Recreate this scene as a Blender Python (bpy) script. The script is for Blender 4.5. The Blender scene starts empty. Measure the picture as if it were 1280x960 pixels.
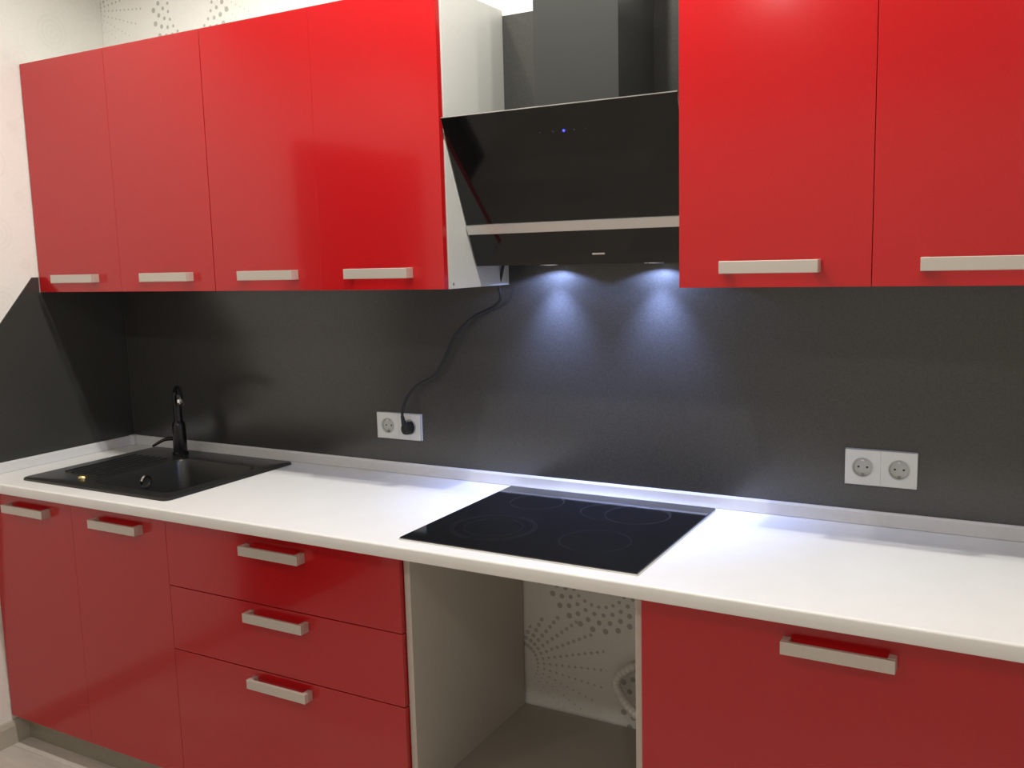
import bpy, bmesh, math, random
from mathutils import Vector, Matrix
random.seed(7)
PI = math.pi
scn = bpy.context.scene
C = scn.collection

# ------------------------------------------------------------------ camera
cam_d = bpy.data.cameras.new('camera'); cam = bpy.data.objects.new('camera', cam_d); C.objects.link(cam)
scn.camera = cam
CAM = (2.87098, -2.26068, 1.50522); YAW, PITCH, ROLL, FPX = 0.51178, 0.13539, -0.02584, 1164.84
cam_d.sensor_fit = 'HORIZONTAL'; cam_d.sensor_width = 36.0; cam_d.lens = 36.0*FPX/1280.0
cam_d.clip_start = 0.02
fwd = Vector((-math.sin(YAW)*math.cos(PITCH), math.cos(YAW)*math.cos(PITCH), -math.sin(PITCH)))
rt = Vector((math.cos(YAW), math.sin(YAW), 0)); up = rt.cross(fwd)
r2 = math.cos(ROLL)*rt + math.sin(ROLL)*up
u2 = -math.sin(ROLL)*rt + math.cos(ROLL)*up
M = Matrix((r2, u2, -fwd)).transposed().to_4x4(); M.translation = Vector(CAM)
cam.matrix_world = M

# ------------------------------------------------------------------ world, view
w = bpy.data.worlds.new('world'); scn.world = w; w.use_nodes = True
w.node_tree.nodes['Background'].inputs[0].default_value = (1, 0.95, 0.88, 1)
w.node_tree.nodes['Background'].inputs[1].default_value = 0.05
scn.view_settings.view_transform = 'Standard'; scn.view_settings.look = 'None'
scn.view_settings.gamma = 1.0; scn.view_settings.use_curve_mapping = False
scn.view_settings.exposure = 0.12

# ------------------------------------------------------------------ lights: row of ceiling downlights, plus an added fill row
def light(name, kind, loc, power, col, **kw):
    d = bpy.data.lights.new(name, kind); d.energy = power; d.color = col
    for k, v in kw.items(): setattr(d, k, v)
    o = bpy.data.objects.new(name, d); o.location = loc; C.objects.link(o); return o
WARM = (1.0, 0.97, 0.895)
for x, e in ((0.30, 6), (0.85, 14), (1.40, 19), (1.93, 46), (2.48, 13), (3.03, 14)):
    light('downlight_or_fill', 'SPOT', (x, -0.74, 2.66), e, WARM, spot_size=math.radians(165), spot_blend=0.4, shadow_soft_size=0.022)
for x in (0.7, 1.9, 3.1):  # rear row: invented fill lamps, added to brighten the fronts
    light('downlight_or_fill', 'SPOT', (x, -2.5, 2.66), 15, WARM, spot_size=math.radians(165), spot_blend=0.4, shadow_soft_size=0.06)

# ------------------------------------------------------------------ node helper
class NB:
    def __init__(s, name):
        s.m = bpy.data.materials.new(name); s.m.use_nodes = True
        s.t = s.m.node_tree; s.b = s.t.nodes['Principled BSDF']
    def n(s, typ, **kw):
        nd = s.t.nodes.new(typ)
        for k, v in kw.items(): setattr(nd, k, v)
        return nd
    def link(s, a, b): s.t.links.new(a, b)
    def math(s, op, a, b=None, c=None):
        nd = s.n('ShaderNodeMath', operation=op)
        for i, v in enumerate((a, b, c)):
            if v is None: continue
            if isinstance(v, (int, float)): nd.inputs[i].default_value = v
            else: s.link(v, nd.inputs[i])
        return nd.outputs[0]
    def obj(s):
        return s.n('ShaderNodeTexCoord').outputs['Object']
    def noise(s, scale, detail=3, vec=None, rough=0.5):
        nd = s.n('ShaderNodeTexNoise'); nd.inputs['Scale'].default_value = scale; nd.inputs['Detail'].default_value = detail
        nd.inputs['Roughness'].default_value = rough
        s.link(vec or s.obj(), nd.inputs['Vector']); return nd.outputs['Fac']
    def mix(s, fac, a, b):
        nd = s.n('ShaderNodeMix', data_type='RGBA')
        if isinstance(fac, (int, float)): nd.inputs[0].default_value = fac
        else: s.link(fac, nd.inputs[0])
        for i, v in ((6, a), (7, b)):
            if isinstance(v, tuple): nd.inputs[i].default_value = (*v, 1)
            else: s.link(v, nd.inputs[i])
        return nd.outputs[2]
    def bump(s, h, strength, dist=0.01):
        nd = s.n('ShaderNodeBump'); nd.inputs['Strength'].default_value = strength; nd.inputs['Distance'].default_value = dist
        s.link(h, nd.inputs['Height']); s.link(nd.outputs[0], s.b.inputs['Normal'])
    def set(s, **kw):
        for k, v in kw.items():
            i = s.b.inputs[k.replace('_', ' ')]
            if isinstance(v, tuple): i.default_value = (*v, 1)
            elif isinstance(v, (int, float)): i.default_value = v
            else: s.link(v, i)
        return s

def simple(name, col, rough=0.5, metal=0.0, ns=60, nv=0.08, bump=0.0, **kw):
    q = NB(name); f = q.noise(ns, 3)
    c = q.mix(f, tuple(v*(1-nv) for v in col), tuple(v*(1+nv) for v in col))
    q.set(Base_Color=c, Roughness=rough, Metallic=metal, **kw)
    if bump: q.bump(f, bump, 0.002)
    return q.m

def red_mat():
    q = NB('red_gloss_film'); f = q.noise(420, 2); g = q.noise(2.6, 2)
    c = q.mix(f, (0.42, 0.005, 0.008), (0.50, 0.010, 0.013))
    q.set(Base_Color=c, Roughness=0.16, Coat_Weight=0.4, Coat_Roughness=0.06, Specular_IOR_Level=0.45)
    q.bump(g, 0.25, 0.01)
    return q.m

def splash_mat():
    q = NB('charcoal_laminate'); f = q.noise(260, 4, rough=0.7); g = q.noise(5, 3)
    c = q.mix(f, (0.021, 0.0208, 0.0193), (0.068, 0.067, 0.063))
    r = q.math('MULTIPLY_ADD', g, 0.08, 0.20)
    q.set(Base_Color=c, Roughness=r, Specular_IOR_Level=0.75)
    q.bump(f, 0.05, 0.001)
    return q.m

def dots(q, x, z, cx, cz, tx, tz, n, rin, rout, rows, s_in, s_out, stag=0.5, fan=False):
    """one printed medallion of dots, repeated every tx, tz"""
    lx = q.math('SUBTRACT', q.math('WRAP', q.math('SUBTRACT', x, cx), tx/2, -tx/2), 0.0)
    lz = q.math('WRAP', q.math('SUBTRACT', z, cz), tz/2, -tz/2)
    r = q.math('SQRT', q.math('ADD', q.math('MULTIPLY', lx, lx), q.math('MULTIPLY', lz, lz)))
    th = q.math('ARCTAN2', lz, lx)
    dr = (rout-rin)/rows
    k = q.math('DIVIDE', q.math('SUBTRACT', r, rin), dr)
    row = q.math('FLOOR', k)
    fr = q.math('MULTIPLY', q.math('SUBTRACT', q.math('FRACT', k), 0.5), dr)
    off = q.math('MULTIPLY', q.math('MODULO', q.math('ABSOLUTE', row), 2.0), stag)
    a = q.math('ADD', q.math('MULTIPLY', th, n/(2*PI)), off)
    fa = q.math('MULTIPLY', q.math('SUBTRACT', q.math('FRACT', q.math('ADD', a, 40.0)), 0.5), q.math('MULTIPLY', r, 2*PI/n))
    d = q.math('SQRT', q.math('ADD', q.math('MULTIPLY', fr, fr), q.math('MULTIPLY', fa, fa)))
    t = q.math('DIVIDE', q.math('SUBTRACT', r, rin), rout-rin)
    sz = q.math('MULTIPLY_ADD', t, s_out-s_in, s_in)
    if fan: sz = q.math('MULTIPLY', sz, q.math('MULTIPLY_ADD', q.math('SINE', th), 0.75, 0.90))
    m = q.n('ShaderNodeMapRange'); m.interpolation_type = 'SMOOTHSTEP'
    q.link(q.math('SUBTRACT', sz, d), m.inputs[0]); m.inputs[1].default_value = -0.0012; m.inputs[2].default_value = 0.0012
    ins = q.math('MULTIPLY', q.math('GREATER_THAN', r, rin), q.math('LESS_THAN', r, rout))
    if fan: ins = q.math('MULTIPLY', ins, q.math('LESS_THAN', r, q.math('MULTIPLY', q.math('COSINE', q.math('SUBTRACT', th, 0.15)), 0.285)))
    return q.math('MULTIPLY', m.outputs[0], ins)

def wallpaper_mat(name, axis, strength, pale):
    q = NB(name)
    sp = q.n('ShaderNodeSeparateXYZ'); q.link(q.obj(), sp.inputs[0])
    x = sp.outputs[axis]; z = sp.outputs[2]
    f = q.noise(90, 3); base = q.mix(f, (0.78, 0.765, 0.725), (0.85, 0.84, 0.80))
    if not pale:
        a = dots(q, x, z, 1.855, 0.63, 0.553, 0.687, 26, 0.080, 0.172, 4, 0.0045, 0.0088)
        b = dots(q, x, z, 1.60, 0.33, 0.553, 0.687, 32, 0.050, 0.31, 13, 0.0040, 0.0044, 0.0, True)
        c = dots(q, x, z, 2.09, 0.29, 1.659, 0.687, 24, 0.09, 0.18, 4, 0.0045, 0.0090)
        mk = q.math('MAXIMUM', q.math('MAXIMUM', a, q.math('MULTIPLY', b, 0.8)), c)
        col = q.mix(q.math('MULTIPLY', mk, strength), base, (0.30, 0.29, 0.27))
    else:
        # pale curls: small concentric rings
        def rings(cx, cz, tx, tz, R, step):
            lx = q.math('WRAP', q.math('SUBTRACT', x, cx), tx/2, -tx/2); lz = q.math('WRAP', q.math('SUBTRACT', z, cz), tz/2, -tz/2)
            r = q.math('SQRT', q.math('ADD', q.math('MULTIPLY', lx, lx), q.math('MULTIPLY', lz, lz)))
            s = q.math('MULTIPLY_ADD', q.math('SINE', q.math('MULTIPLY', r, 2*PI/step)), 0.5, 0.5)
            return q.math('MULTIPLY', s, q.math('LESS_THAN', r, R))
        a = rings(-0.45, 1.62, 0.26, 0.22, 0.055, 0.016); b = rings(-0.36, 1.74, 0.26, 0.22, 0.022, 0.04)
        c = rings(-0.57, 1.73, 0.26, 0.22, 0.05, 0.02)
        mk = q.math('MAXIMUM', q.math('MAXIMUM', a, b), q.math('MULTIPLY', c, 0.6))
        col = q.mix(q.math('MULTIPLY', mk, strength), base, (0.50, 0.46, 0.42))
    q.set(Base_Color=col, Roughness=0.55)
    q.bump(f, 0.08, 0.002)
    return q.m

def floor_mat():
    q = NB('pale_laminate'); mp = q.n('ShaderNodeMapping'); mp.inputs['Scale'].default_value = (2.0, 14, 1)
    q.link(q.obj(), mp.inputs[0]); f = q.noise(1.6, 6, mp.outputs[0], 0.65)
    rnd = q.n('ShaderNodeObjectInfo').outputs['Random']
    c = q.mix(f, (0.42, 0.38, 0.33), (0.82, 0.76, 0.70))
    hs = q.n('ShaderNodeHueSaturation'); q.link(c, hs.inputs['Color']); q.link(q.math('MULTIPLY_ADD', rnd, 0.2, 0.9), hs.inputs['Value'])
    q.set(Base_Color=hs.outputs[0], Roughness=0.38); return q.m

def worktop_mat():
    q = NB('white_laminate'); f = q.noise(14, 6, rough=0.65)
    c = q.mix(f, (0.82, 0.815, 0.79), (0.90, 0.895, 0.87))
    q.set(Base_Color=c, Roughness=0.34); return q.m

def emit(name, col, s):
    q = NB(name); q.set(Base_Color=(0.0, 0.0, 0.0), Emission_Color=col, Emission_Strength=s); return q.m

RED = red_mat(); SPL = splash_mat()
WP = wallpaper_mat('dotted_wallpaper', 0, 0.70, False)
WPL = wallpaper_mat('curl_wallpaper', 1, 0.09, True)
WPR = simple('plain_wallpaper', (0.70, 0.68, 0.63), 0.6)
FLO = floor_mat(); WTOP = worktop_mat()
CARC = simple('white_chipboard', (0.60, 0.60, 0.57), 0.42, ns=120, nv=0.04)
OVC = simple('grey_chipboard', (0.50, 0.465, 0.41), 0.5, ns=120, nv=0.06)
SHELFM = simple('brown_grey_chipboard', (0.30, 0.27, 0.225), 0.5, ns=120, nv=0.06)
EDGE = simple('edge_banding', (0.55, 0.50, 0.44), 0.45)
UPST = simple('silver_upstand', (0.68, 0.68, 0.69), 0.30, ns=80, nv=0.05)
NICK = simple('brushed_nickel', (0.62, 0.57, 0.51), 0.42, 0.55, ns=200, nv=0.04)
ALU = simple('aluminium_strip', (0.72, 0.70, 0.67), 0.30, 0.8, ns=200, nv=0.03)
GLASS = simple('black_glass', (0.006, 0.006, 0.006), 0.045, ns=5, nv=0.1, Specular_IOR_Level=0.5)
HOB = simple('black_ceramic_glass', (0.003, 0.004, 0.006), 0.07, ns=5, nv=0.1, Specular_IOR_Level=0.45)
PRINT = simple('grey_hob_print', (0.016, 0.016, 0.018), 0.2)
BLKM = simple('black_painted_steel', (0.030, 0.032, 0.030), 0.38, ns=150, nv=0.08)
GRAN = simple('black_granite_composite', (0.022, 0.022, 0.020), 0.30, ns=500, nv=0.5, bump=0.05)
TAPM = simple('black_tap_enamel', (0.007, 0.007, 0.007), 0.22)
CHR = simple('chrome', (0.85, 0.84, 0.82), 0.12, 1.0)
BRS = simple('brass', (0.75, 0.58, 0.25), 0.25, 1.0)
PLAS = simple('white_plastic', (0.66, 0.67, 0.65), 0.32, nv=0.03)
PLASD = simple('grey_socket_recess', (0.46, 0.47, 0.45), 0.4, nv=0.03)
HOLE = simple('dark_hole', (0.02, 0.02, 0.02), 0.6)
RUB = simple('black_cable_rubber', (0.006, 0.006, 0.006), 0.6)
PLINTH = simple('grey_plinth_film', (0.30, 0.28, 0.22), 0.35, ns=40)
BASEB = simple('beige_baseboard_plastic', (0.46, 0.42, 0.36), 0.4, ns=40)
DOORD = simple('dark_wenge_veneer', (0.020, 0.014, 0.011), 0.45, ns=40, nv=0.3)
CEIL = simple('white_ceiling_paint', (0.78, 0.77, 0.74), 0.8, ns=30, nv=0.02)
HOSE = simple('white_hose_plastic', (0.78, 0.76, 0.72), 0.4)
LEDB = emit('blue_indicator', (0.03, 0.04, 1.0), 5)
LEDW = emit('dim_indicator', (0.25, 0.30, 0.22), 0.12)
LAMPW = emit('hood_lamp_lens', (0.75, 0.85, 1.0), 6)

# ------------------------------------------------------------------ mesh helpers (all shapes given in world coordinates)
def wloc(o):
    v = Vector((0, 0, 0))
    while o is not None: v = v + o.location; o = o.parent
    return v
def box(bm, x0, x1, y0, y1, z0, z1, bev=0.0, seg=2):
    r = bmesh.ops.create_cube(bm, size=1.0)
    for v in r['verts']:
        v.co = Vector(((x0+x1)/2+v.co.x*(x1-x0), (y0+y1)/2+v.co.y*(y1-y0), (z0+z1)/2+v.co.z*(z1-z0)))
    if bev:
        es = list({e for v in r['verts'] for e in v.link_edges})
        bmesh.ops.bevel(bm, geom=es, offset=bev, segments=seg, affect='EDGES', profile=0.5)
def prism(bm, pts, axis, a, b):
    """pts: 2D outline; extruded along axis from a to b"""
    def P(p, t):
        if axis == 0: return (t, p[0], p[1])
        if axis == 1: return (p[0], t, p[1])
        return (p[0], p[1], t)
    va = [bm.verts.new(P(p, a)) for p in pts]; vb = [bm.verts.new(P(p, b)) for p in pts]
    bm.faces.new(va); bm.faces.new(list(reversed(vb)))
    n = len(pts)
    for i in range(n): bm.faces.new((va[i], vb[i], vb[(i+1) % n], va[(i+1) % n]))
def lathe(bm, prof, centre, axis=Vector((0, 0, 1)), n=32, sx=1.0, sy=1.0):
    """prof: list of (radius, height); closed where radius = 0"""
    q = Vector((0, 0, 1)).rotation_difference(axis)
    rings = []
    for r, h in prof:
        if r < 1e-7: rings.append([bm.verts.new(Vector(centre)+q @ Vector((0, 0, h)))])
        else: rings.append([bm.verts.new(Vector(centre)+q @ Vector((r*sx*math.cos(2*PI*i/n), r*sy*math.sin(2*PI*i/n), h))) for i in range(n)])
    for a, b in zip(rings, rings[1:]):
        for i in range(n):
            j = (i+1) % n
            if len(a) == 1 and len(b) == 1: continue
            if len(a) == 1: bm.faces.new((a[0], b[i], b[j]))
            elif len(b) == 1: bm.faces.new((a[i], b[0], a[j]))
            else: bm.faces.new((a[i], b[i], b[j], a[j]))
def catmull(pts, k=8):
    P = [Vector(p) for p in pts]; P = [P[0]*2-P[1]]+P+[P[-1]*2-P[-2]]; out = []
    for i in range(1, len(P)-2):
        a, b, c, d = P[i-1:i+3]
        for j in range(k):
            t = j/k
            out.append(0.5*((2*b)+(c-a)*t+(2*a-5*b+4*c-d)*t*t+(3*b-a-3*c+d)*t**3))
    out.append(P[-2]); return out
def tube(bm, path, rad, n=12, caps=True):
    rf = rad if callable(rad) else (lambda t: rad)
    rings = []; N = None
    for i, p in enumerate(path):
        t = (path[min(i+1, len(path)-1)]-path[max(i-1, 0)]).normalized()
        if N is None: N = t.orthogonal().normalized()
        else: N = (N-t*N.dot(t)).normalized()
        B = t.cross(N); r = rf(i/(len(path)-1))
        rings.append([bm.verts.new(p+r*(math.cos(2*PI*k/n)*N+math.sin(2*PI*k/n)*B)) for k in range(n)])
    for a, b in zip(rings, rings[1:]):
        for k in range(n): bm.faces.new((a[k], a[(k+1) % n], b[(k+1) % n], b[k]))
    if caps: bm.faces.new(rings[0][::-1]); bm.faces.new(rings[-1])
def obj(name, bm, mat, parent=None, loc=None, smooth=False, label=None):
    """links bm (world coordinates) as one mesh object, origin at loc"""
    L = Vector(loc) if loc is not None else (wloc(parent) if parent else Vector((0, 0, 0)))
    bmesh.ops.recalc_face_normals(bm, faces=bm.faces)
    if loc is not None or parent: bmesh.ops.translate(bm, verts=bm.verts, vec=-L)
    me = bpy.data.meshes.new(name); bm.to_mesh(me); bm.free(); me.materials.append(mat)
    if smooth:
        for p in me.polygons: p.use_smooth = True
        try: me.set_sharp_from_angle(angle=math.radians(35))
        except Exception: pass
    o = bpy.data.objects.new(name, me); C.objects.link(o)
    if parent: o.parent = parent; o.location = L-wloc(parent)
    else: o.location = L
    if label: o['label'] = label
    return o
def boxo(name, dims, mat, parent=None, bev=0.0, loc=None, label=None, seg=2):
    bm = bmesh.new(); box(bm, *dims, bev=bev, seg=seg); return obj(name, bm, mat, parent, loc, label=label)
def thing(name, label, cat, loc, group=None):
    o = bpy.data.objects.new(name, None); o.empty_display_size = 0.05; C.objects.link(o); o.location = loc
    return tag(o, label, cat, group)
def tag(o, label, cat, group=None):
    o['label'] = label; o['category'] = cat
    if group: o['group'] = group
    return o
def struct(o, label=None):
    o['kind'] = 'structure'
    if label: o['label'] = label
    return o

# ------------------------------------------------------------------ the room shell
FZ = -0.036; CZ = 2.70; XR = 4.10; YR = -3.60; WY = 0.006; WW = 0.0065
# floor of laminate planks
bm = bmesh.new(); box(bm, -0.1, XR+0.1, YR-0.1, WY+0.1, FZ-0.05, FZ-0.008); floor = struct(obj('floor', bm, HOLE), 'pale grey beige laminate floor')
pm = {}
def plank_mesh(L):
    if L not in pm:
        b = bmesh.new(); box(b, 0, L-0.0012, 0, 0.1915, -0.008, 0, bev=0.0008, seg=1)
        me = bpy.data.meshes.new('plank'); b.to_mesh(me); b.free(); me.materials.append(FLO); pm[L] = me
    return pm[L]
ry = 0; y = WY-0.1927
while y > YR-0.15:
    x = -0.45*(ry*37 % 100)/100.0
    first = True
    while x < XR:
        L = round(min(1.285, XR-x) if not first else 1.285+x, 3)
        x0 = max(x, 0.0)
        if L > 0.02:
            p = bpy.data.objects.new('plank', plank_mesh(L)); C.objects.link(p); p.parent = floor; p.location = (x0, max(y, YR), FZ)
        x = x0+L; first = False
    y -= 0.1925; ry += 1
struct(boxo('ceiling', (-0.1, XR+0.1, YR-0.1, WY+0.1, CZ, CZ+0.1), CEIL))
struct(boxo('wall_back', (-0.1, XR+0.1, WW, WW+0.1, FZ-0.05, CZ), WP), 'white wallpaper printed with grey dotted medallions')
struct(boxo('wall_right', (XR, XR+0.1, YR, WY, FZ-0.05, CZ), WPR))
struct(boxo('wall_front', (-0.1, XR+0.1, YR-0.1, YR, FZ-0.05, CZ), WPR))
# left wall with a doorway
bm = bmesh.new(); DY0, DY1, DZ = -2.55, -1.58, 2.04
box(bm, -0.1, 0, DY1, WY, FZ-0.05, CZ); box(bm, -0.1, 0, YR, DY0, FZ-0.05, CZ); box(bm, -0.1, 0, DY0, DY1, DZ, CZ)
struct(obj('wall_left', bm, WPL), 'pale wallpaper with faint curled circles')
dr = boxo('door_1', (-0.06, -0.02, DY0+0.05, DY1-0.05, FZ+0.008, DZ-0.05), DOORD); struct(dr)
bm = bmesh.new()
for a in ((-0.1, 0.012, DY0, DY0+0.05, FZ, DZ), (-0.1, 0.012, DY1-0.05, DY1, FZ, DZ), (-0.1, 0.012, DY0+0.05, DY1-0.05, DZ-0.05, DZ)): box(bm, *a)
obj('door_frame', bm, DOORD, dr)
bm = bmesh.new(); prism(bm, [(0, FZ), (0.014, FZ), (0.014, 0.025), (0.008, 0.040), (0, 0.043)], 1, DY1, -0.50)
struct(obj('baseboard_left', bm, BASEB), 'beige baseboard along the left wall')

# charcoal splashback panels on the back wall
sb = thing('splashback', 'speckled charcoal splashback panels on the wall behind the worktop and hood', 'splashback', (1.5, 0.006, 0.86))
for (x0, x1, z1) in ((0.004, 1.5999, 1.43), (1.6000, 2.1999, 2.142), (2.2000, 3.0, 1.43)):
    boxo('panel', (x0, x1, 0.0, WY, 0.862, z1), SPL, sb)
bm = bmesh.new()
prism(bm, [(-0.0002, 0.862), (-0.600, 0.862), (-0.600, 1.182), (-0.345, 1.479), (-0.3225, 1.479), (-0.3225, 1.429), (-0.0002, 1.429)], 0, 0.0, 0.004)
tag(obj('wall_cladding_panel', bm, SPL, loc=(0, -0.3, 0.862)), 'charcoal panel with diagonally cut front edge on left wall', 'panel')

# ------------------------------------------------------------------ worktop and upstands
bm = bmesh.new()
def arc(cy, cz, r, a0, a1, n=6): return [(cy+r*math.cos(math.radians(a0+(a1-a0)*i/n)), cz+r*math.sin(math.radians(a0+(a1-a0)*i/n))) for i in range(n+1)]
prof = [(WY-0.001, 0.86)]+arc(-0.6005, 0.8545, 0.0055, 90, 180)+arc(-0.602, 0.832, 0.004, 180, 270, 3)+[(WY-0.001, 0.828)]
SX0, SX1, SY0, SY1 = 0.190, 0.765, -0.505, -0.065      # sink cut-out
BX = (0.0045, SX0, SX1, 3.0)
for i in range(3):
    if i != 1: prism(bm, prof, 0, BX[i], BX[i+1])
    else:
        pf = prof[1:-1]; prism(bm, [(SY0, 0.86)]+pf+[(SY0, 0.828)], 0, SX0, SX1); prism(bm, [(WY-0.001, 0.86), (SY1, 0.86), (SY1, 0.828), (WY-0.001, 0.828)], 0, SX0, SX1)
bmesh.ops.remove_doubles(bm, verts=bm.verts, dist=1e-5)
tag(obj('worktop', bm, WTOP, loc=(1.5, -0.3, 0.828), smooth=True), 'long white laminate worktop with rounded front edge over the red base cabinets', 'worktop')
us = thing('back_upstand', 'silver grey upstand strip running along the back of the white worktop', 'upstand', (1.5, 0, 0.86))
bm = bmesh.new(); prism(bm, [(0, 0.861), (-0.008, 0.861), (-0.007, 0.889), (-0.004, 0.8945), (0, 0.8945)], 0, 0.028, 3.0); obj('strip', bm, UPST, us)
bm = bmesh.new(); box(bm, 0.0045, 0.028, -0.024, 0.0, 0.861, 0.8965, bev=0.002); obj('corner_cap', bm, UPST, us)
bm = bmesh.new(); prism(bm, [(0.0045, 0.861), (0.0125, 0.861), (0.0115, 0.889), (0.0085, 0.8945), (0.0045, 0.8945)], 1, -0.600, -0.024)
tag(obj('side_upstand', bm, UPST, loc=(0.005, -0.3, 0.861)), 'short silver grey upstand strip along the left wall beside the sink', 'upstand')

# ------------------------------------------------------------------ handle
def handle_bm(xc, z0, z1, yf, half=0.100, depth=0.030):
    bm = bmesh.new()
    box(bm, xc-half, xc+half, yf-depth, yf-depth+0.009, z0, z1, bev=0.0012)
    for s in (-1, 1):
        a = xc+s*half; b = xc+s*(half-0.014)
        box(bm, min(a, b), max(a, b), yf-depth+0.0085, yf, z0, z1, bev=0.0008, seg=1)
    return bm
hm = {}
def handle(parent, xc, z0, z1, yf):
    k = (round(z1-z0, 4))
    if k not in hm:
        o = obj('handle', handle_bm(0, 0, z1-z0, 0), NICK); hm[k] = o.data; 
    else:
        o = bpy.data.objects.new('handle', hm[k]); C.objects.link(o)
    o.parent = parent; o.location = Vector((xc, yf, z0))-wloc(parent)
    return o

# ------------------------------------------------------------------ wall cabinets
UY = -0.32; ZB, ZT = 1.430, 2.156
def wall_cabinet(x0, x1, splits, hx, label):
    t = thing('wall_cabinet', label, 'cabinet', ((x0+x1)/2, -0.15, ZB), 'red wall cabinets')
    for a in (x0, x1-0.016): boxo('side_panel', (a, a+0.016, -0.300, WY-0.0005 if False else 0.0, ZB, ZT), CARC, t, bev=0.0005)
    boxo('top_panel', (x0+0.016, x1-0.016, -0.300, 0.0, ZT-0.016, ZT), CARC, t)
    boxo('bottom_panel', (x0+0.016, x1-0.016, -0.300, 0.0, ZB, ZB+0.016), CARC, t)
    boxo('back_panel', (x0+0.016, x1-0.016, -0.0035, -0.0005, ZB+0.016, ZT-0.016), CARC, t)
    boxo('shelf', (x0+0.016, x1-0.016, -0.28, -0.004, 1.78, 1.796), CARC, t)
    for (a, b), h in zip(splits, hx):
        d = boxo('door', (a, b, UY, UY+0.018, ZB, ZT), RED, t, bev=0.0005)
        handle(d, h, 1.4595, 1.4855, UY)
    return t
wall_cabinet(0.0045, 0.8085, ((0.0045, 0.4057), (0.4060, 0.8082)), (0.205, 0.624), 'red double door wall cabinet in the left corner, over the sink')
wc2 = wall_cabinet(0.8100, 1.6000, ((0.8105, 1.2044), (1.2047, 1.5970)), (1.026, 1.404), 'red double door wall cabinet with exposed pale side, left of the hood')
wall_cabinet(2.2000, 2.9880, ((2.2010, 2.5913), (2.5927, 2.9870)), (2.396, 2.782), 'red double door wall cabinet right of the hood, cut by the frame')
bm = bmesh.new(); lathe(bm, [(0, 0.0012), (0.0035, 0.0008), (0.004, 0)], (1.6, -0.283, 1.442), Vector((1, 0, 0)), 12)
obj('screw_cap', bm, simple('grey_cap', (0.2, 0.2, 0.2), 0.5), wc2)

# ------------------------------------------------------------------ base cabinets
BY = -0.560; BT = 0.824; BB = 0.060
def carcass(t, x0, x1, mat=CARC, back=True, bottom=True, rails=True):
    for a in (x0, x1-0.016): boxo('side_panel', (a, a+0.016, BY+0.019, -0.002, BB, 0.828), mat, t)
    if bottom: boxo('bottom_panel', (x0+0.016, x1-0.016, BY+0.019, -0.002, BB, BB+0.016), mat, t)
    if back: boxo('back_panel', (x0+0.016, x1-0.016, -0.006, -0.003, BB+0.016, 0.828), mat, t)
    if rails: boxo('front_rail', (x0+0.016, x1-0.016, BY+0.019, BY+0.10, 0.812, 0.828), mat, t)
HZ0, HZ1 = 0.762, 0.787
t = thing('sink_base_cabinet', 'red double door base cabinet under the black sink in the corner', 'cabinet', (0.4, -0.28, BB))
for a in (0.0045, 0.7925): boxo('side_panel', (a, a+0.016, BY+0.019, -0.002, BB, 0.828), CARC, t)
boxo('bottom_panel', (0.0205, 0.7925, BY+0.019, -0.002, BB, BB+0.016), CARC, t)
for (a, b), h in zip(((0.0045, 0.4057), (0.4060, 0.8085)), (0.207, 0.617)):
    d = boxo('door', (a, b, BY, BY+0.018, BB, BT), RED, t, bev=0.0005); handle(d, h, HZ0, HZ1, BY)
t = thing('drawer_base_cabinet', 'red base cabinet with three stacked drawers left of the open oven recess', 'cabinet', (1.2, -0.28, BB))
carcass(t, 0.8100, 1.6015)
for z0, z1, hz in ((0.6285, BT, 0.787), (0.4440, 0.6260, 0.607), (BB, 0.4415, 0.425)):
    d = boxo('drawer_front', (0.8095, 1.6000, BY, BY+0.018, z0, z1), RED, t, bev=0.0005); handle(d, 1.210, hz-0.025, hz, BY)
t = thing('oven_housing', 'empty doorless oven housing, beige grey, under the hob', 'cabinet', (1.9, -0.28, BB))
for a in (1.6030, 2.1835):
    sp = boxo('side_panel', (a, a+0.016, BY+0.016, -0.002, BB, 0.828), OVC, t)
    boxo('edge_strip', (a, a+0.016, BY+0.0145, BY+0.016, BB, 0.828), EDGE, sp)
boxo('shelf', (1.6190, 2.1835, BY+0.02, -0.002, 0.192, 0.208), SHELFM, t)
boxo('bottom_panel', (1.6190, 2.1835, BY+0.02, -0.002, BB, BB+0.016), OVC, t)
boxo('front_panel', (1.6040, 2.1985, BY, BY+0.0140, BB, 0.190), RED, t, bev=0.001)
bm = bmesh.new(); lathe(bm, [(0, 0.001), (0.003, 0.0006), (0.0035, 0)], (1.619, -0.50, 0.795), Vector((1, 0, 0)), 10); obj('screw_cap', bm, HOLE, t)
t = thing('single_front_base_cabinet', 'red base cabinet with one wide front, right of the oven recess', 'cabinet', (2.59, -0.28, BB))
carcass(t, 2.2010, 2.9880)
d = boxo('door', (2.2025, 2.9870, BY, BY+0.018, BB, BT), RED, t, bev=0.0005); handle(d, 2.587, HZ0, HZ1, BY)
boxo_pl = boxo('plinth', (0.0045, 2.988, -0.512, -0.497, FZ, BB-0.001), PLINTH, loc=(1.5, -0.5, FZ)); tag(boxo_pl, 'grey plinth board along the floor under the red base cabinets', 'plinth')

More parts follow.
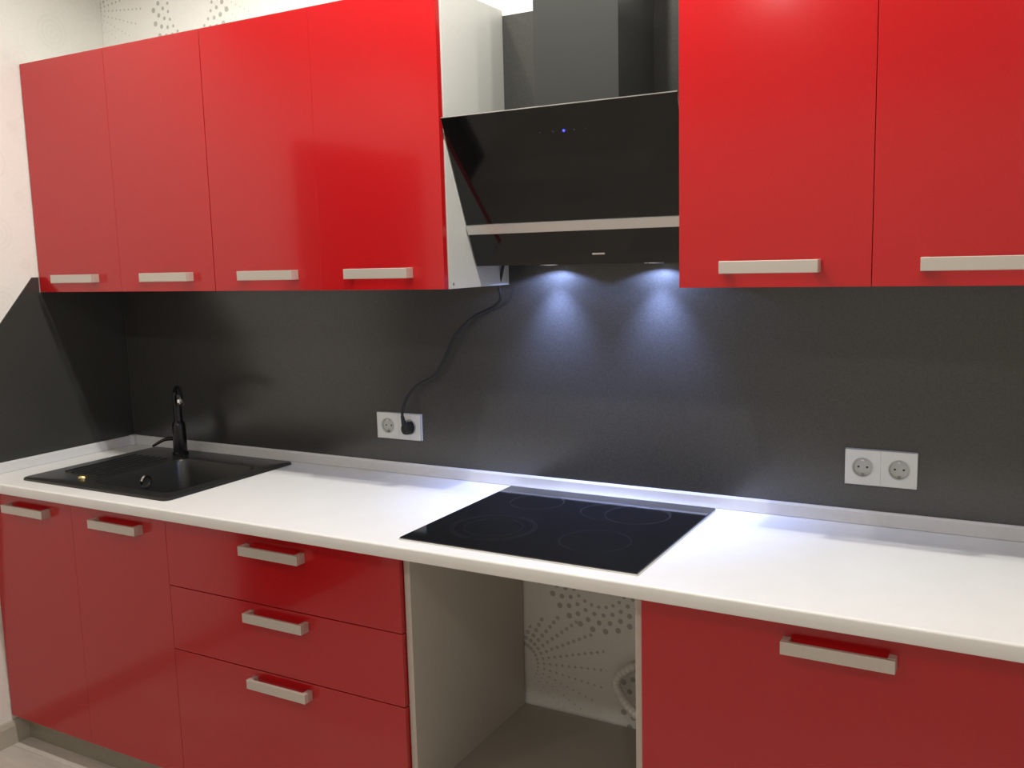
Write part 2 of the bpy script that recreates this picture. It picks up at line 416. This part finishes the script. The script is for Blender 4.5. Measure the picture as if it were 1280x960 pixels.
# ------------------------------------------------------------------ sink
t = thing('kitchen_sink', 'black composite sink with drainer set in the white worktop', 'sink', (0.478, -0.285, 0.86))
RX0, RX1, RY0, RY1 = 0.152, 0.803, -0.546, -0.030; RZ = 0.8685
BWX0, BWX1, BWY0, BWY1, BZ = 0.415, 0.757, -0.497, -0.140, 0.680
def rrect(x0, x1, y0, y1, r, n=5):
    out = []
    for cx, cy, a in ((x1-r, y1-r, 0), (x0+r, y1-r, 90), (x0+r, y0+r, 180), (x1-r, y0+r, 270)):
        for i in range(n+1):
            th = math.radians(a+90*i/n); out.append((cx+r*math.cos(th), cy+r*math.sin(th)))
    return out
bm = bmesh.new()
def loop(pts, z): return [bm.verts.new((p[0], p[1], z)) for p in pts]
def bridge(a, b):
    n = len(a)
    for i in range(n): bm.faces.new((a[i], a[(i+1) % n], b[(i+1) % n], b[i]))
o0 = loop(rrect(RX0, RX1, RY0, RY1, 0.022), 0.8602); o1 = loop(rrect(RX0+0.0015, RX1-0.0015, RY0+0.0015, RY1-0.0015, 0.021), 0.8665)
o2 = loop(rrect(RX0+0.006, RX1-0.006, RY0+0.006, RY1-0.006, 0.018), RZ); bridge(o0, o1); bridge(o1, o2)
# top deck with a bowl hole: deck between outer loop and bowl loop
b0 = loop(rrect(BWX0, BWX1, BWY0, BWY1, 0.035), RZ-0.001)
bridge(o2, b0)
b1 = loop(rrect(BWX0+0.004, BWX1-0.004, BWY0+0.004, BWY1-0.004, 0.034), RZ-0.008)
b2 = loop(rrect(BWX0+0.012, BWX1-0.012, BWY0+0.012, BWY1-0.012, 0.032), BZ+0.02); b3 = loop(rrect(BWX0+0.03, BWX1-0.03, BWY0+0.03, BWY1-0.03, 0.03), BZ)
bridge(b0, b1); bridge(b1, b2); bridge(b2, b3); bm.faces.new(b3)
c2 = loop(rrect(BWX0-0.004, BWX1+0.004, BWY0-0.004, BWY1+0.004, 0.036), 0.855); c3 = loop(rrect(BWX0+0.006, BWX1-0.006, BWY0+0.006, BWY1-0.006, 0.032), BZ-0.008)
bridge(o0, c2); bridge(c2, c3); bm.faces.new(c3)
obj('basin', bm, GRAN, t, smooth=True)
# drainer grooves: low ribs left of the bowl
bm = bmesh.new()
for i in range(6):
    x = 0.205+i*0.030
    box(bm, x, x+0.007, -0.43+0.0*i, -0.16, RZ-0.001, RZ+0.0016, bev=0.0007, seg=1)
obj('drainer_ribs', bm, GRAN, t)
bm = bmesh.new(); lathe(bm, [(0, 0.004), (0.020, 0.004), (0.023, 0.001), (0.024, 0)], (0.586, -0.32, BZ), n=24); obj('drain_strainer', bm, CHR, t, smooth=True)
bm = bmesh.new(); lathe(bm, [(0.012, 0.0), (0.013, 0.004), (0.019, 0.005), (0.022, 0.0)], (BWX0+0.0065, -0.300, 0.826), Vector((1, 0, 0)), 24)
ov = obj('overflow_ring', bm, CHR, t, smooth=True)
bm = bmesh.new(); lathe(bm, [(0, 0.0015), (0.0125, 0.0015), (0.0125, 0.0)], (BWX0+0.0065, -0.300, 0.826), Vector((1, 0, 0)), 20); obj('overflow_hole', bm, HOLE, ov)
bm = bmesh.new(); lathe(bm, [(0, 0.007), (0.010, 0.0065), (0.014, 0.003), (0.015, 0)], (0.345, -0.468, RZ), n=20); obj('hole_cap', bm, BRS, t, smooth=True, label='small shiny brass cap on the sink ledge')

# ------------------------------------------------------------------ mixer tap
TX, TY = 0.352, -0.095
t = thing('mixer_tap', 'black swan neck mixer tap at the back of the sink', 'tap', (TX, TY, RZ))
bm = bmesh.new(); lathe(bm, [(0, 0), (0.027, 0), (0.027, 0.006), (0.0230, 0.010), (0.0225, 0.095), (0.0205, 0.108), (0.0155, 0.114), (0, 0.114)], (TX, TY, RZ), n=28); obj('body', bm, TAPM, t, smooth=True)
ux, uy = 0.79, -0.61
pth = catmull([(TX, TY, RZ+0.08), (TX, TY, RZ+0.15), (TX+0.008*ux, TY+0.008*uy, RZ+0.190), (TX+0.045*ux, TY+0.045*uy, RZ+0.226), (TX+0.11*ux, TY+0.11*uy, RZ+0.236), (TX+0.165*ux, TY+0.165*uy, RZ+0.222), (TX+0.182*ux, TY+0.182*uy, RZ+0.205)], 8)
bm = bmesh.new(); tube(bm, pth, lambda q: 0.0150-0.0040*q, 16); sp = obj('spout', bm, TAPM, t, smooth=True)
bm = bmesh.new(); e = pth[-1]; dd = (pth[-1]-pth[-2]).normalized(); lathe(bm, [(0, 0.012), (0.008, 0.012), (0.0112, 0.010), (0.0112, -0.002)], e, dd, 20); obj('aerator', bm, CHR, sp, smooth=True, label='chrome spout tip')
bm = bmesh.new(); pl = catmull([(TX-0.015, TY-0.008, RZ+0.055), (TX-0.05, TY-0.022, RZ+0.050), (TX-0.090, TY-0.038, RZ+0.028)], 5); tube(bm, pl, lambda q: 0.0075-0.003*q, 10); obj('lever', bm, TAPM, t, smooth=True)

# ------------------------------------------------------------------ hob
t = thing('induction_hob', 'black glass hob with faint ring markings set in the worktop', 'hob', (1.90, -0.30, 0.86))
HX0, HX1, HY0, HY1 = 1.604, 2.196, -0.562, -0.028
boxo('frame', (HX0, HX1, HY0, HY1, 0.8603, 0.8635), ALU, t)
boxo('glass_plate', (HX0+0.0015, HX1-0.0015, HY0+0.0015, HY1-0.0015, 0.8635, 0.8665), HOB, t, bev=0.0008)
def ring(cx, cy, r, wd=0.0022, sx=1.0, sy=1.0):
    bm = bmesh.new(); lathe(bm, [(r-wd, 0), (r-wd, 0.0002), (r, 0.0002), (r, 0)], (cx, cy, 0.8665), n=64, sx=sx, sy=sy); return obj('heating_zone', bm, PRINT, t)
ring(1.765, -0.400, 0.105); ring(1.765, -0.400, 0.098); ring(1.765, -0.400, 0.072)
ring(1.755, -0.155, 0.072)
ring(2.040, -0.165, 0.082); ring(2.005, -0.165, 0.115, sx=1.0, sy=0.72)
ring(2.030, -0.400, 0.082)
bm = bmesh.new()
for i, (a, wd) in enumerate(((1.80, .008), (1.825, .008), (1.85, .05), (1.91, .04), (1.965, .008), (1.99, .06), (2.06, .01), (2.085, .04))):
    box(bm, a, a+wd, -0.522-0.006*(i % 2), -0.5205-0.006*(i % 2), 0.8665, 0.8667)
obj('touch_controls', bm, PRINT, t)

# ------------------------------------------------------------------ hood
t = thing('cooker_hood', 'inclined black glass cooker hood with square chimney between the red wall cabinets', 'cooker hood', (1.90, 0.0, 1.483))
X0, X1 = 1.6035, 2.1965
gt = Vector((-0.3215, 1.8405)); gb = Vector((-0.173, 1.484)); dv = (gb-gt); Lg = dv.length; dv = dv/Lg; nv = Vector((-dv.y, dv.x)); 
if nv.x > 0: nv = -nv       # outward, towards the room
def slab(bm, s0, s1, off, th):
    a = gt+dv*s0+nv*off; b = gt+dv*s1+nv*off
    prism(bm, [tuple(a), tuple(b), tuple(b-nv*th), tuple(a-nv*th)], 0, X0, X1)
sA = (gt.y-1.588)/(gt.y-gb.y)*Lg; sB = (gt.y-1.566)/(gt.y-gb.y)*Lg
for s0, s1 in ((0, sA-0.001), (sB+0.001, Lg)):
    bm = bmesh.new(); slab(bm, s0, s1, 0, 0.005); g = obj('glass_panel', bm, GLASS, t)
    if s0 == 0:
        bm = bmesh.new(); slab(bm, -0.0012, 0.0, 0.0, 0.005); obj('polished_edge', bm, ALU, g)
bm = bmesh.new(); slab(bm, sA, sB, 0.006, 0.012); obj('trim_strip', bm, ALU, t, label='silver horizontal strip across the black glass')
bm = bmesh.new(); prism(bm, [(-0.1635, 1.4845), (-0.001, 1.4845), (-0.001, 1.62), (-0.17, 1.80), (-0.286, 1.80)], 0, X0+0.004, X1-0.004); obj('body', bm, BLKM, t)
boxo('chimney', (1.810, 2.026, -0.226, -0.0005, 1.70, CZ-0.004), BLKM, t, bev=0.0012)
def onglass(x, z, off=0.0003):
    s = (gt.y-z)/(gt.y-gb.y)*Lg; p = gt+dv*s+nv*off; return Vector((x, p.x, p.y))
N3 = Vector((0, nv.x, nv.y))
for x, m, r in ((1.860, LEDW, .0015), (1.893, LEDW, .002), (1.921, LEDB, .0030), (1.947, LEDW, .002), (1.975, LEDW, .0015)):
    bm = bmesh.new(); lathe(bm, [(0, 0.0004), (r, 0.0003), (r, 0)], onglass(x, 1.787, 0.0), N3, 14); obj('indicator', bm, m, t, label='lit blue indicator' if m is LEDB else None)
p = onglass(1.952, 1.508); bm = bmesh.new(); box(bm, p.x-0.016, p.x+0.016, p.y-0.0012, p.y+0.0005, p.z-0.002, p.z+0.002); obj('maker_badge', bm, ALU, t)
HBZ = 1.4845
for x in (1.755, 2.045):
    bm = bmesh.new(); lathe(bm, [(0.030, 0), (0.030, -0.003), (0.023, -0.004), (0.022, -0.001)], (x, -0.050, HBZ), n=28); rg = obj('lamp_ring', bm, CHR, t, smooth=True)
    bm = bmesh.new(); lathe(bm, [(0, -0.0022), (0.022, -0.0018), (0.022, 0)], (x, -0.050, HBZ), n=24); obj('lamp_lens', bm, LAMPW, rg)
    # LED reflector: a bright core and a wide faint rim
    light('hood_lamp', 'SPOT', (x, -0.050, HBZ-0.006), 22, (0.34, 0.46, 1.0), spot_size=math.radians(84), spot_blend=1.0, shadow_soft_size=0.012)
    light('hood_lamp', 'SPOT', (x, -0.050, HBZ-0.006), 5, (0.36, 0.48, 1.0), spot_size=math.radians(150), spot_blend=0.10, shadow_soft_size=0.012)

# ------------------------------------------------------------------ sockets
def socket(x0, x1, z0, z1, label):
    t = thing('double_socket', label, 'socket', ((x0+x1)/2, -0.001, (z0+z1)/2), 'white double wall sockets')
    zc = (z0+z1)/2; wd = (x1-x0)/2; yf = -0.0095
    bm = bmesh.new(); R = 0.0215; n = 32
    for k in range(2):
        a, b = x0+k*wd, x0+(k+1)*wd; xc = (a+b)/2
        # square face with a round hole
        circ = [bm.verts.new((xc+R*math.cos(2*PI*i/n), yf, zc+R*math.sin(2*PI*i/n))) for i in range(n)]
        def sq(th):
            c, s = math.cos(th), math.sin(th); hx, hz = wd/2, (z1-z0)/2
            m = min(hx/abs(c) if abs(c) > 1e-6 else 9, hz/abs(s) if abs(s) > 1e-6 else 9); return (xc+c*m, yf, zc+s*m)
        sqv = [bm.verts.new(sq(2*PI*i/n)) for i in range(n)]
        for i in range(n): bm.faces.new((circ[i], circ[(i+1) % n], sqv[(i+1) % n], sqv[i]))
        for (px, pz) in ((a, z0), (a, z1), (b, z0), (b, z1)):
            cv = bm.verts.new((px, yf, pz))
            near = sorted(range(n), key=lambda i: (sqv[i].co-cv.co).length)[:2]
            if (sqv[near[0]].co-cv.co).length > 1e-5: bm.faces.new((cv, sqv[near[0]], sqv[near[1]]))
    bmesh.ops.remove_doubles(bm, verts=bm.verts, dist=1e-5)
    box(bm, x0, x1, -0.003, 0.0, z0, z1)
    for a in ((x0, x0+0.001, yf, -0.003, z0, z1), (x1-0.001, x1, yf, -0.003, z0, z1), (x0, x1, yf, -0.003, z0, z0+0.001), (x0, x1, yf, -0.003, z1-0.001, z1)): box(bm, *a)
    obj('cover_frame', bm, PLAS, t)
    bm = bmesh.new(); box(bm, x0+wd-0.0004, x0+wd+0.0004, yf-0.0003, yf, z0, z1); obj('joint_line', bm, PLASD, t)
    for k in range(2):
        xc = x0+(k+0.5)*wd
        bm = bmesh.new(); lathe(bm, [(0.0238, 0.0), (0.0236, 0.0012), (0.0215, 0.0008), (0.0205, -0.0055), (0, -0.0055)], (xc, yf, zc), Vector((0, -1, 0)), 32)
        ins = obj('socket_well', bm, PLASD, t, smooth=True)
        for dx in (-0.0095, 0.0095):
            bm = bmesh.new(); lathe(bm, [(0, 0.0004), (0.0026, 0.0004), (0.0026, 0)], (xc+dx, yf+0.0055, zc), Vector((0, -1, 0)), 12); obj('pin_hole', bm, HOLE, ins)
        for s in (-1, 1):
            bm = bmesh.new(); box(bm, xc-0.003, xc+0.003, yf+0.0005, yf+0.006, zc+s*0.0175-0.002, zc+s*0.0175+0.002); obj('earth_clip', bm, simple('steel_clip', (0.25, 0.25, 0.25), 0.4, 0.5) if s < 0 else PLAS, ins)
    return t
socket(1.1285, 1.2905, 0.9665, 1.0475, 'white double socket with black plug, left of the hob')
socket(2.4985, 2.6575, 0.9555, 1.0405, 'white double socket with both outlets empty, right of the hob')

# power cord of the hood
t = thing('power_cord', 'black power cord hanging from the hood to the left socket', 'cable', (1.250, -0.02, 1.0))
pts = [(1.602+0.004, -0.050, 1.515), (1.598, -0.045, 1.470), (1.592, -0.042, 1.425), (1.588, -0.030, 1.392), (1.560, -0.024, 1.368), (1.515, -0.022, 1.350), (1.470, -0.022, 1.323), (1.430, -0.022, 1.284), (1.404, -0.022, 1.240),
       (1.378, -0.022, 1.196), (1.352, -0.022, 1.166), (1.318, -0.022, 1.150), (1.284, -0.024, 1.130), (1.256, -0.028, 1.096), (1.245, -0.034, 1.062), (1.2445, -0.037, 1.040)]
pts[0] = (1.612, -0.050, 1.4845); pts[1] = (1.604, -0.046, 1.462)
bm = bmesh.new(); tube(bm, catmull(pts, 6), 0.0041, 8); obj('cord', bm, RUB, t, smooth=True)
bm = bmesh.new()
lathe(bm, [(0, -0.006), (0.0185, -0.006), (0.0188, 0.018), (0.0165, 0.027), (0.009, 0.031), (0, 0.032)], (1.250, -0.0095, 1.0055), Vector((0, -1, 0)), 24)

for v in bm.verts: v.co.x = 1.250+(v.co.x-1.250)*0.74
obj('plug', bm, RUB, t, smooth=True)
bm = bmesh.new(); tube(bm, catmull([(1.250, -0.030, 1.008), (1.248, -0.035, 1.022), (1.2445, -0.037, 1.046)], 4), lambda q: 0.0100-0.0052*q, 12); obj('strain_relief', bm, RUB, t, smooth=True)

# white corrugated hose in the recess
bm = bmesh.new()
pp = catmull([(2.00, -0.002, 0.400), (1.965, -0.030, 0.398), (1.935, -0.045, 0.375), (1.930, -0.050, 0.345), (1.955, -0.050, 0.305), (1.99, -0.050, 0.275), (2.03, -0.045, 0.25), (2.06, -0.03, 0.2252)], 14)
n = len(pp); tube(bm, pp, lambda q: 0.0125+0.0010*math.sin(q*n*2*PI/4), 12)
tag(obj('flexible_hose', bm, HOSE, loc=(2.0, -0.03, 0.3), smooth=True), 'white corrugated hose bent against wall inside the oven recess', 'hose')
